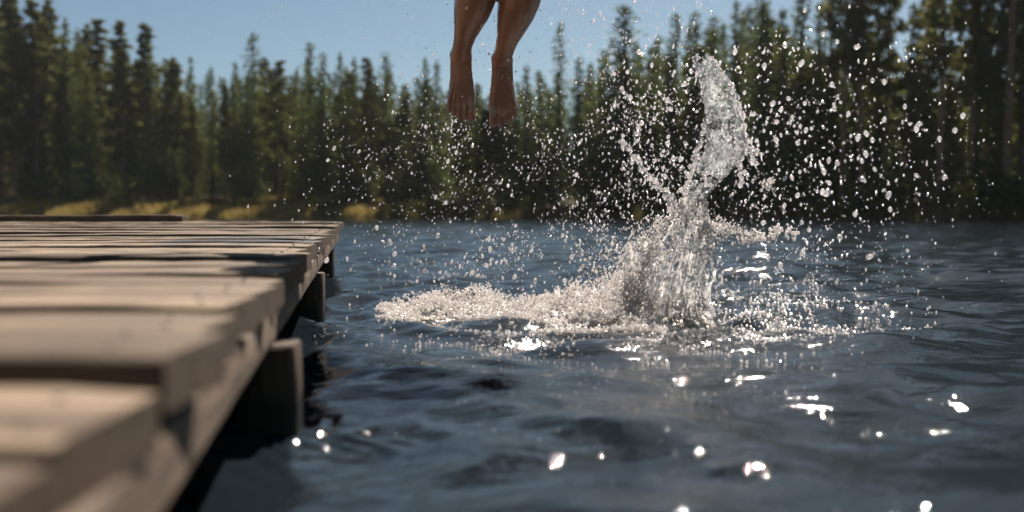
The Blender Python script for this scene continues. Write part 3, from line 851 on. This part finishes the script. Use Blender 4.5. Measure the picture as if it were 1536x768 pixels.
# brown water showing under the froth
pts, rad = [], []
for k in range(700):
    px_ = S_.uniform(600, 960); y_ = np.interp(px_, [600, 960], [3.75, 3.42]) + S_.normal(0, .05)
    x_ = (px_ - 768) / F * y_
    zz = .010 * (0.5 + .5 * math.sin(px_ * .06)) * S_.uniform(.4, 1) - .02
    pts.append((x_, y_, zz)); rad.append(S_.uniform(.014, .026))
link('swell', blob_mesh('swell', np.array(pts) - inv2, rad, .005, 12), M['swell'], foam)

# ------------------------------------------------------------------ flying drops
def ico(sub=1):
    bm = bmesh.new(); bmesh.ops.create_icosphere(bm, subdivisions=sub, radius=1)
    bm.verts.ensure_lookup_table()
    v = np.array([tuple(x.co) for x in bm.verts]); f = np.array([[x.index for x in fc.verts] for fc in bm.faces]); bm.free(); return v, f
IV, IF = ico(2); IV1, IF1 = ico(1)
def drops_mesh(name, c, r, v0, f0, stretch):
    n = len(c)
    st = 1 + S_.random((n, 1)) * stretch
    ax = S_.normal(0, 1, (n, 3)); ax[:, 2] += 1.2 * np.sign(ax[:, 2]); ax /= np.linalg.norm(ax, axis=1, keepdims=True)
    lump = 1 + .12 * S_.normal(0, 1, (n, len(v0), 1)) * (0.6 if len(v0) < 50 else .12)
    v = v0[None] * r[:, None, None] * lump
    along_ = (v * ax[:, None]).sum(-1, keepdims=True)
    v = v + ax[:, None] * along_ * (st[:, None] - 1) + c[:, None]
    f = f0[None] + (np.arange(n) * len(v0))[:, None, None]
    return mesh_np(name, v.reshape(-1, 3), f.reshape(-1, 3), True)
def cloud(n, cx, cy_, sx, sy, d0, sd_, lo, hi, pw=4.0, ylim=(-60, 470), xlim=(250, 1530)):
    """n drops around a photograph position; sizes are real diameters derived at their own distance"""
    out_c, out_r = [], []
    while len(out_c) < n:
        px_ = S_.normal(cx, sx); py_ = S_.normal(cy_, sy)
        if not (ylim[0] < py_ < ylim[1] and xlim[0] < px_ < xlim[1]): continue
        dd = min(5.2, max(2.4, S_.normal(d0, sd_)))
        p = P(px_, py_, dd)
        if p.z < 0.01: continue
        g_ = (math.sin(p.x * 17 + p.z * 9) + math.sin(p.z * 23 - p.x * 11 + 1.7) + math.sin((p.x + p.z) * 41)) / 3
        if g_ + S_.normal(0, .35) < -.10: continue        # drops fly in strings and clumps
        s = lo + (hi - lo) * S_.random() ** pw
        out_c.append(tuple(p)); out_r.append(s / F * dd * .43)
    return out_c, out_r
C, RR = [], []
for a in (
    dict(n=1100, cx=1040, cy_=230, sx=85, sy=110, d0=3.7, sd_=.25, lo=1.6, hi=5.5),
    dict(n=700, cx=960, cy_=230, sx=70, sy=80, d0=3.7, sd_=.3, lo=1.5, hi=5.0),
    dict(n=950, cx=760, cy_=255, sx=130, sy=75, d0=3.95, sd_=.22, lo=1.3, hi=3.6),
    dict(n=350, cx=590, cy_=230, sx=90, sy=70, d0=3.6, sd_=.3, lo=1.4, hi=4.0),
    dict(n=1100, cx=900, cy_=60, sx=110, sy=60, d0=3.6, sd_=.3, lo=1.2, hi=3.2),
    dict(n=420, cx=640, cy_=40, sx=200, sy=55, d0=3.5, sd_=.4, lo=1.1, hi=2.6),
    dict(n=560, cx=1190, cy_=260, sx=90, sy=110, d0=3.7, sd_=.3, lo=1.5, hi=5.5),
    dict(n=420, cx=1330, cy_=220, sx=110, sy=110, d0=3.7, sd_=.4, lo=1.4, hi=4.5),
    dict(n=650, cx=800, cy_=385, sx=130, sy=32, d0=3.9, sd_=.3, lo=1.6, hi=5.5),
    dict(n=600, cx=960, cy_=370, sx=70, sy=40, d0=3.75, sd_=.2, lo=1.6, hi=5.0),
    dict(n=420, cx=1180, cy_=390, sx=110, sy=45, d0=3.7, sd_=.3, lo=1.5, hi=5.0),
    dict(n=70, cx=740, cy_=80, sx=45, sy=70, d0=3.3, sd_=.06, lo=1.4, hi=3.6),
    dict(n=90, cx=720, cy_=196, sx=40, sy=9, d0=3.5, sd_=.05, lo=1.6, hi=4.0),
):
    c, r = cloud(**a); C += c; RR += r
C = np.array(C); RR = np.array(RR)
sp = link('fine_spray', drops_mesh('fine_spray', C, RR, IV1, IF1, 1.3), M['drop'])
tag(sp, 'fine glittering spray hanging in the air over the lake', 'spray', kind='stuff')
# the larger drops, one object each
protos = [drops_mesh('water_droplet', np.zeros((1, 3)), np.ones(1), IV, IF, .7) for k in range(8)]
for p_ in protos: p_.materials.append(M['drop'])
zones = [
    (dict(n=95, cx=1200, cy_=200, sx=70, sy=95, d0=3.65, sd_=.35, lo=5, hi=10.5, pw=2.0), 'large bright water drop flung to the right of the tall splash, against dark trees', 'large drops right of the tall splash'),
    (dict(n=40, cx=1330, cy_=210, sx=70, sy=95, d0=3.6, sd_=.4, lo=4.5, hi=10, pw=1.6), 'lone bright water drop far right of the splash, against tall dark trunks', 'scattered drops at the far right'),
    (dict(n=70, cx=985, cy_=190, sx=40, sy=70, d0=3.7, sd_=.25, lo=5, hi=10, pw=1.8), 'bright water drop left of the tall splash, near its thin slanting jet', 'drops left of the tall splash'),
    (dict(n=36, cx=720, cy_=255, sx=120, sy=40, d0=3.75, sd_=.25, lo=4, hi=7.5, pw=2.2), 'small bright water drop in the air below the hanging feet', 'drops below the feet'),
    (dict(n=45, cx=760, cy_=380, sx=130, sy=26, d0=3.9, sd_=.3, lo=5, hi=9, pw=1.8), 'bright water drop skipping low above the churned white foam', 'drops low over the foam'),
]
for kw, lab, grp in zones:
    c, r = cloud(**kw)
    for p_, rad_ in zip(c, r):
        o = link('water_droplet', protos[S_.integers(0, 8)])
        o.location = p_; o.scale = (rad_,) * 3; o.rotation_euler = tuple(S_.normal(0, .35, 2)) + (S_.uniform(0, 6.28),)
        tag(o, lab, 'water drop', grp)
# flecks of foam and bubbles lying on the water
fc, fr = [], []
def flecks(n, cx, cy_, sx, sy, lo, hi, d_lo=1.2):
    k = 0
    while k < n:
        px_ = S_.normal(cx, sx); py_ = S_.normal(cy_, sy)
        if py_ < 380: continue
        dd = HC * F / (py_ - 319)
        fc.append(((px_ - 768) / F * dd, dd)); fr.append((lo + (hi - lo) * S_.random() ** 2) / F * dd * .5); k += 1
flecks(1600, 900, 492, 130, 14, 1.5, 5)
flecks(900, 700, 480, 70, 16, 1.5, 4.5)
flecks(2600, 1110, 490, 90, 17, 1.8, 5.5)
flecks(900, 800, 512, 110, 12, 2, 6)
flecks(500, 1000, 520, 60, 12, 2, 6)
flecks(500, 1090, 445, 60, 18, 1.3, 4)
flecks(500, 640, 440, 40, 25, 1.3, 4)
flecks(600, 1260, 485, 60, 16, 1.8, 5)
flecks(500, 1180, 440, 70, 16, 1.5, 4)
flecks(700, 940, 560, 130, 45, 1.0, 3.4)
fc = np.array(fc); fr = np.array(fr)
patch = fbm(np.c_[fc * [3, 1.6], np.zeros(len(fc))], 4, 31, 3) > -.10
fc, fr = fc[patch], fr[patch]
fz = water_z(fc[:, 0], fc[:, 1])
tag(link('foam_flecks', drops_mesh('foam_flecks', np.c_[fc, fz + fr * .3], fr, IV1, IF1, .6), M['drop']),
    'glittering foam flecks and bubbles floating on the lake round the splash', 'foam flecks', kind='stuff')

# ------------------------------------------------------------------ forest
def tube(path, radii, n=7):
    v, f = [], []
    for i, (p, r) in enumerate(zip(path, radii)):
        for k in range(n):
            a = 2 * math.pi * k / n; v.append((p[0] + r * math.cos(a), p[1] + r * math.sin(a), p[2]))
    for i in range(len(path) - 1):
        for k in range(n):
            f.append((i * n + k, i * n + (k + 1) % n, (i + 1) * n + (k + 1) % n, (i + 1) * n + k))
    return np.array(v), np.array(f)
def tufts(cen, size, rg, flat=0.6):
    """ragged needle tufts: two crossed kite-shaped blades at every centre"""
    n = len(cen); v = np.zeros((n, 4, 3))
    a = rg.normal(0, 1, (n, 3)); a[:, 2] *= flat; a /= np.linalg.norm(a, axis=1, keepdims=True)
    b = rg.normal(0, 1, (n, 3)); b[:, 2] *= flat; b -= a * (a * b).sum(1, keepdims=True); b /= np.linalg.norm(b, axis=1, keepdims=True)
    s = size[:, None]
    v[:, 0] = cen - a * s; v[:, 1] = cen + b * s * .38 - a * s * .1; v[:, 2] = cen + a * s; v[:, 3] = cen - b * s * .38 + a * s * .15
    return v.reshape(-1, 3), np.arange(n * 4).reshape(n, 4)
def spruce_meshes(seed, H=16.0, Rm=2.3, low=.10, dens=1.0):
    rg = np.random.default_rng(seed); cen = []; sz = []
    z = low * H
    while z < H * .985:
        t = (z - low * H) / (H - low * H)
        L = Rm * (1 - t) ** .85 * (0.85 + .15 * math.sin(z * 1.7 + seed)) + .10
        nb = max(3, int(round(7.5 * dens * (1 - .35 * t))))
        a0 = rg.uniform(0, 6.28)
        for k in range(nb):
            if rg.random() < .10: continue
            a = a0 + 6.28 * k / nb + rg.normal(0, .25); ln = L * rg.uniform(.60, 1.12)
            m = max(3, int(ln / .22))
            for j in range(m):
                s = (j + rg.random()) / m; r = ln * s
                dz = -.30 * r + .10 * r * r / max(ln, .3) + rg.normal(0, .10)
                cen.append((r * math.cos(a) + rg.normal(0, .14), r * math.sin(a) + rg.normal(0, .14), z + dz)); sz.append(rg.uniform(.22, .42) * (1 - .4 * t))
        z += rg.uniform(.26, .42) * (1 - .35 * t)
    cen.append((0, 0, H - .1)); sz.append(.3); cen.append((0, 0, H - .3)); sz.append(.3)
    cen = np.array(cen); sz = np.array(sz)
    v, f = tufts(cen, sz, rg, .55)
    path = [(0.05 * math.sin(q_ * 3 + seed), .05 * math.cos(q_ * 2 + seed), q_ * H) for q_ in np.linspace(-.02, .97, 10)]
    tv, tf = tube(path, np.linspace(.20, .02, 10) * H / 16)
    return mesh_np('trunk', tv, tf, True), mesh_np('crown', v, f)
def pine_meshes(seed, H=16.0, Rm=2.0, bare=.45, dens=1.0):
    rg = np.random.default_rng(seed); cen = []; sz = []; tvs, tfs = [], []
    path = [(0.14 * math.sin(q_ * 2.6 + seed), .14 * math.cos(q_ * 2.1 + seed), q_ * H) for q_ in np.linspace(-.02, .97, 12)]
    tv, tf = tube(path, np.linspace(.19, .035, 12) * H / 16); tvs.append(tv); tfs.append(tf); off = len(tv)
    nb = int(40 * dens)
    for k in range(nb):
        t = (k + rg.random()) / nb; z = H * (bare + (1 - bare) * t)
        L = Rm * (min(1, .55 + 1.6 * t) * (1 - t) ** .75 + .10) * rg.uniform(.55, 1.15)
        a = k * 2.4 + rg.normal(0, .4); up = rg.uniform(-.15, .35)
        e = np.array([L * math.cos(a), L * math.sin(a), z + up * L])
        bv, bf = tube([(0, 0, z - .1), tuple(e * [.55, .55, 1] + [0, 0, -.05]), tuple(e)], [.05, .03, .015], 4)
        tvs.append(bv); tfs.append(bf + off); off += len(bv)
        for c_ in range(2 + int(L * 1.6)):
            s = rg.uniform(.35, 1.05); cc = np.array([e[0] * s, e[1] * s, z + (e[2] - z) * s + .08])
            m = 20
            pt = rg.normal(0, 1, (m, 3)) * np.array([.34, .34, .17]) * (1.05 - .6 * t); cen += list(cc + pt); sz += list(rg.uniform(.16, .34, m))
    # a few dead snags on the bare trunk
    for k in range(7):
        z = H * rg.uniform(.12, bare); a = rg.uniform(0, 6.28); L = rg.uniform(.4, 1.1)
        bv, bf = tube([(0, 0, z), (L * math.cos(a), L * math.sin(a), z - .1 * L)], [.03, .01], 4); tvs.append(bv); tfs.append(bf + off); off += len(bv)
    v, f = tufts(np.array(cen), np.array(sz), rg, .7)
    return mesh_np('trunk', np.concatenate(tvs), np.concatenate(tfs), True), mesh_np('crown', v, f)
SPR = [spruce_meshes(100 + k, 16, [2.5, 3.0, 2.3, 3.2, 2.8][k], [.08, .12, .20, .06, .28][k], [1.0, 1.1, .9, 1.2, .9][k]) for k in range(5)]
PIN = [pine_meshes(200 + k, 16, [1.9, 2.2, 1.7, 2.1][k], [.30, .40, .26, .46][k], [1.0, 1.1, 1.2, .9][k]) for k in range(4)]
for a, b in SPR: a.materials.append(M['bark_spruce']); b.materials.append(M['spruce'])
for a, b in PIN: a.materials.append(M['bark_pine']); b.materials.append(M['pine'])
T_ = np.random.default_rng(77)
def zone_of(px):
    if px < 190: return 'above the left end of the dock'
    if px < 400: return 'above the middle of the dock'
    if px < 640: return 'between the dock end and the hanging feet'
    if px < 850: return 'behind and just right of the hanging feet'
    if px < 1130: return 'behind the tall splash'
    if px < 1330: return 'right of the tall splash'
    return 'at the far right edge of the lake'
def tree(kind, px, top, back, width=1.0, label=None, row=''):
    """px = photograph column, top = photograph row of its tip, back = metres behind the shore"""
    k = (px - 768) / F
    y = 60.0
    back = back + float(np.interp(px, [380, 520], [4, 0]))
    for it in range(30): y = 0.5 * y + 0.5 * (float(shore_y(k * y)) + back)
    x = k * y; gz = float(ground_z(np.array([x]), np.array([y]))[0])
    H = (HC + (319 - top) / F * y - gz) * 1.05
    lib = SPR if kind == 's' else PIN
    tm, cm = lib[T_.integers(0, len(lib))]
    o = empty('spruce_tree' if kind == 's' else 'pine_tree', (x, y, gz - .05), T_.uniform(0, 6.28))
    s = H / 16; wd = (s * .55 + .45) * width
    o.scale = (wd, wd, s)
    link('trunk', tm, None, o); link('crown', cm, None, o)
    nm = 'dark narrow spruce' if kind == 's' else 'slender bare-trunked pine'
    tag(o, label or f'{nm} in {row} {zone_of(px)}',
        'tree', f'{"spruces" if kind == "s" else "pines"} in {row} {zone_of(px)}')
    return o
NAMED = {
    934: 'broad pointed spruce standing highest behind the splash, left of its tip',
    382: 'tall dark spruce rising above its neighbours right of the dock middle',
    839: 'thin spruce with a sharp tip against the sky right of the feet',
    104: 'tall pointed spruce second group from the left edge, over the dock',
    1406: 'tall straight dark trunk at far right with sky gaps beside it',
}
front = [('p', 25, 2, 8), ('p', -15, 15, 6), ('p', 57, 20, 10), ('p', 78, 20, 13), ('s', 104, 42, 7), ('s', 122, 56, 10), ('p', 152, 46, 9), ('p', 185, 50, 8),
         ('p', 222, 54, 11), ('s', 252, 96, 8), ('p', 264, 106, 6), ('s', 290, 94, 10), ('s', 320, 110, 9), ('p', 340, 138, 6), ('s', 382, 62, 8, 1.25), ('p', 420, 105, 7),
         ('s', 467, 76, 9), ('s', 487, 90, 6), ('s', 512, 90, 8), ('s', 533, 97, 10), ('p', 552, 100, 7), ('s', 580, 90, 8, 1.15), ('p', 612, 150, 9), ('s', 639, 97, 8),
         ('s', 656, 102, 10), ('p', 690, 135, 7), ('s', 716, 130, 9), ('p', 752, 140, 7), ('s', 790, 107, 8), ('s', 812, 120, 10), ('s', 839, 47, 8), ('s', 868, 95, 7),
         ('s', 934, 22, 8, 1.75), ('s', 905, 85, 11), ('s', 975, 80, 9), ('s', 1012, 33, 10), ('s', 1040, 32, 8), ('s', 1068, 60, 6), ('s', 1101, 14, 8), ('s', 1139, 0, 7, 1.2),
         ('s', 1170, 25, 9), ('s', 1199, -8, 7, 1.2), ('s', 1225, 20, 9), ('p', 1262, -190, 5, .7), ('p', 1292, -240, 7, .7), ('s', 1243, -30, 8), ('s', 1279, -25, 9), ('s', 1312, 5, 10), ('s', 1365, 20, 9), ('s', 1388, 45, 10), ('s', 1462, -20, 9), ('s', 1496, -40, 8), ('p', 1328, -160, 9, .6),
         ('p', 1406, -330, 4, .7), ('p', 1385, -40, 10, .6), ('p', 1452, -300, 6, .7), ('p', 1478, -280, 8), ('p', 1508, -340, 5), ('s', 1530, -200, 8), ('p', 1556, -320, 6), ('s', 1590, -200, 7), ('p', 1625, -330, 5), ('s', 1660, -220, 7), ('p', 1700, -330, 6), ('s', 1740, -250, 6), ('p', -60, -10, 8), ('s', -100, 20, 8)]
for f_ in front:
    tree(f_[0], f_[1], f_[2], f_[3] * .9 + 1, f_[4] if len(f_) > 4 else T_.uniform(.8, 1.15), NAMED.get(f_[1]), 'front forest row')
skyl_x = np.array([-120, 25, 104, 222, 290, 382, 467, 600, 700, 839, 934, 1012, 1139, 1262, 1406, 1600])
skyl_y = np.array([10, 5, 45, 70, 105, 95, 95, 110, 135, 100, 70, 50, 10, 65, 85, 70])
def sky_top(px): return float(np.interp(px, skyl_x, skyl_y))
for row, (cnt, b0, b1, t0, t1) in enumerate(((56, 4, 14, 20, 100), (66, 14, 26, 5, 55), (66, 26, 44, 0, 40))):
    for k in range(cnt):
        px_ = -110 + (1720 / cnt) * (k + T_.uniform(-.4, 1.4))
        if px_ > 1260 and T_.random() < .5: continue
        top_ = sky_top(px_) + T_.uniform(t0, t1)
        if 590 < px_ < 625: top_ = max(top_, 132)
        tree('p' if T_.random() < (.45 if px_ < 300 or px_ > 1250 else .2) else 's', px_, top_, T_.uniform(b0, b1), T_.uniform(.85, 1.45), None, 'deeper forest')
# the wood goes on behind: one mass
rg = np.random.default_rng(909); cen = []; sz = []
for k in range(520):
    x = rg.uniform(-150, 130); y = float(shore_y(x)) + rg.uniform(46, 85); z0 = float(ground_z(np.array([x]), np.array([y]))[0])
    px_ = 768 + F * x / y
    H = (319 - (sky_top(px_) + rg.uniform(10, 60))) / F * y - z0 + HC
    m = 150; t = rg.random(m) ** .8; a = rg.uniform(0, 6.28, m); r = (1 - t) ** .8 * 2.8 * rg.random(m) ** .5
    cen.append(np.c_[x + r * np.cos(a), y + r * np.sin(a), z0 + .5 + t * (H - .5)]); sz.append(rg.uniform(.5, 1.0, m) * (1 - .5 * t))
    m = 40; cen.append(np.c_[x + rg.normal(0, 1.5, m), y + rg.normal(0, 1.0, m), z0 + rg.uniform(0, 4.5, m)]); sz.append(rg.uniform(.7, 1.2, m))
v, f = tufts(np.concatenate(cen), np.concatenate(sz), rg, 1.0)
tag(link('distant_forest', mesh_np('distant_forest', v, f), M['spruce']), 'dark mass of the wood continuing far behind the shore trees', 'forest', kind='stuff')
# young spruces and shrubs on the bank
ym = [spruce_meshes(300 + k, 3.0, 1.0, .02, 1.0) for k in range(2)]
for a, b in ym: a.materials.append(M['bark_spruce']); b.materials.append(M['young'])
def on_shore(px, back):
    k = (px - 768) / F; y = 60.0
    for it in range(30): y = 0.5 * y + 0.5 * (float(shore_y(k * y)) + back)
    x = k * y; return x, y, float(ground_z(np.array([x]), np.array([y]))[0])
for j, (px_, back, s, lab) in enumerate(((176, 7, .95, 'small light green young spruce on the grassy bank above the dock middle'), (352, 5, .55, 'tiny young spruce on the bank above the right half of the dock'),
                                 (60, 9, 1.0, 'young green spruce on the bank near the left edge'), (1340, 4, 1.2, 'young green spruce by the shore at right'), (1180, 4, .9, 'young spruce low on the far shore right of the splash'), (545, 5, .7, 'young spruce on the far shore right of the dock end'))):
    x, y, z = on_shore(px_, back); o = empty('young_spruce', (x, y, z)); o.scale = (s, s, s)
    a, b = ym[j % 2]; link('trunk', a, None, o); link('crown', b, None, o); tag(o, lab, 'young tree')
def shrub_mesh(seed):
    rg = np.random.default_rng(seed); cen = []
    for k in range(16):
        c = np.array([rg.normal(0, .45), rg.normal(0, .45), rg.uniform(.15, .95)]); cen += list(c + rg.normal(0, .2, (26, 3)))
    cen = np.array(cen); cen[:, 2] = np.abs(cen[:, 2]); v, f = tufts(cen, rg.uniform(.07, .17, len(cen)), rg, 1.0); return mesh_np('shrub', v, f)
SH = [shrub_mesh(k) for k in range(4)]
for s_ in SH: s_.materials.append(M['shrub'])
def shrub_zone(px):
    return 'on the grassy bank behind the dock' if px < 480 else ('along the far shore between dock and splash' if px < 900 else ('along the shore behind the splash' if px < 1150 else 'overhanging the dark shore at right'))
for k in range(95):
    px_ = -80 + 1700 * (k + T_.random()) / 95
    bk = T_.uniform(.4, 6) if px_ > 480 else T_.uniform(4, 11)
    x, y, z = on_shore(px_, bk); o = link('shrub', SH[T_.integers(0, 4)])
    o.location = (x, y, z - .05); s = T_.uniform(.6, 1.35) * (1.25 if px_ > 900 else .8); o.scale = (s * 1.2, s * 1.2, s); o.rotation_euler = (0, 0, T_.uniform(0, 6.28))
    tag(o, 'low leafy shrub ' + shrub_zone(px_), 'shrub', 'shrubs ' + shrub_zone(px_))
def grass_obj(name, n, x0, x1, b0, b1, h0, h1, mat, lab, seed):
    rg = np.random.default_rng(seed)
    x = rg.uniform(x0, x1, n); y = shore_y(x) + b0 + (b1 - b0) * rg.random(n) ** 1.3
    cl = fbm(np.c_[x, y, x * 0], .5, seed, 2); kp = cl > -.35; x, y, cl = x[kp], y[kp], cl[kp]; n = len(x)
    z = ground_z(x, y); h = rg.uniform(h0, h1, n) * (1 + .6 * cl); a = rg.uniform(0, 6.28, n); wd = rg.uniform(.03, .07, n)
    lean = rg.normal(0, .25, (n, 2)) * h[:, None]
    v = np.zeros((n, 3, 3))
    v[:, 0] = np.c_[x - wd * np.cos(a), y - wd * np.sin(a), z - .05]; v[:, 1] = np.c_[x + wd * np.cos(a), y + wd * np.sin(a), z - .05]
    v[:, 2] = np.c_[x + lean[:, 0], y + lean[:, 1], z + h]
    tag(link(name, mesh_np(name, v.reshape(-1, 3), np.arange(n * 3).reshape(n, 3)), mat), lab, 'grass', kind='stuff')
grass_obj('shore_grass', 80000, -75, -8, -.3, 16, .3, .8, M['grass'], 'golden dry grass covering the bank behind the dock', 1)
grass_obj('shore_sedge', 30000, -14, 45, -.3, 4, .2, .6, M['sedge'], 'thin strip of yellow green sedge along the middle and right shore', 2)
t = NT('lake_haze')
pv = t.n('ShaderNodeVolumePrincipled', Density=0.00013, Anisotropy=0.35); pv.inputs['Color'].default_value = (0.86, 0.93, 0.96, 1)
t.l(pv.outputs[0], t.out.inputs['Volume'])
bm = bmesh.new(); bmesh.ops.create_cube(bm, size=1)
for v_ in bm.verts: v_.co = Vector((v_.co.x * 560, 180 + v_.co.y * 510, 21 + v_.co.z * 48))
tag(bm_obj('haze', bm, t.m, None, False), 'thin pale haze in the air over the lake', 'haze', kind='stuff')
print('objects', len(bpy.data.objects), max(o.matrix_world.translation.z for o in bpy.data.objects))
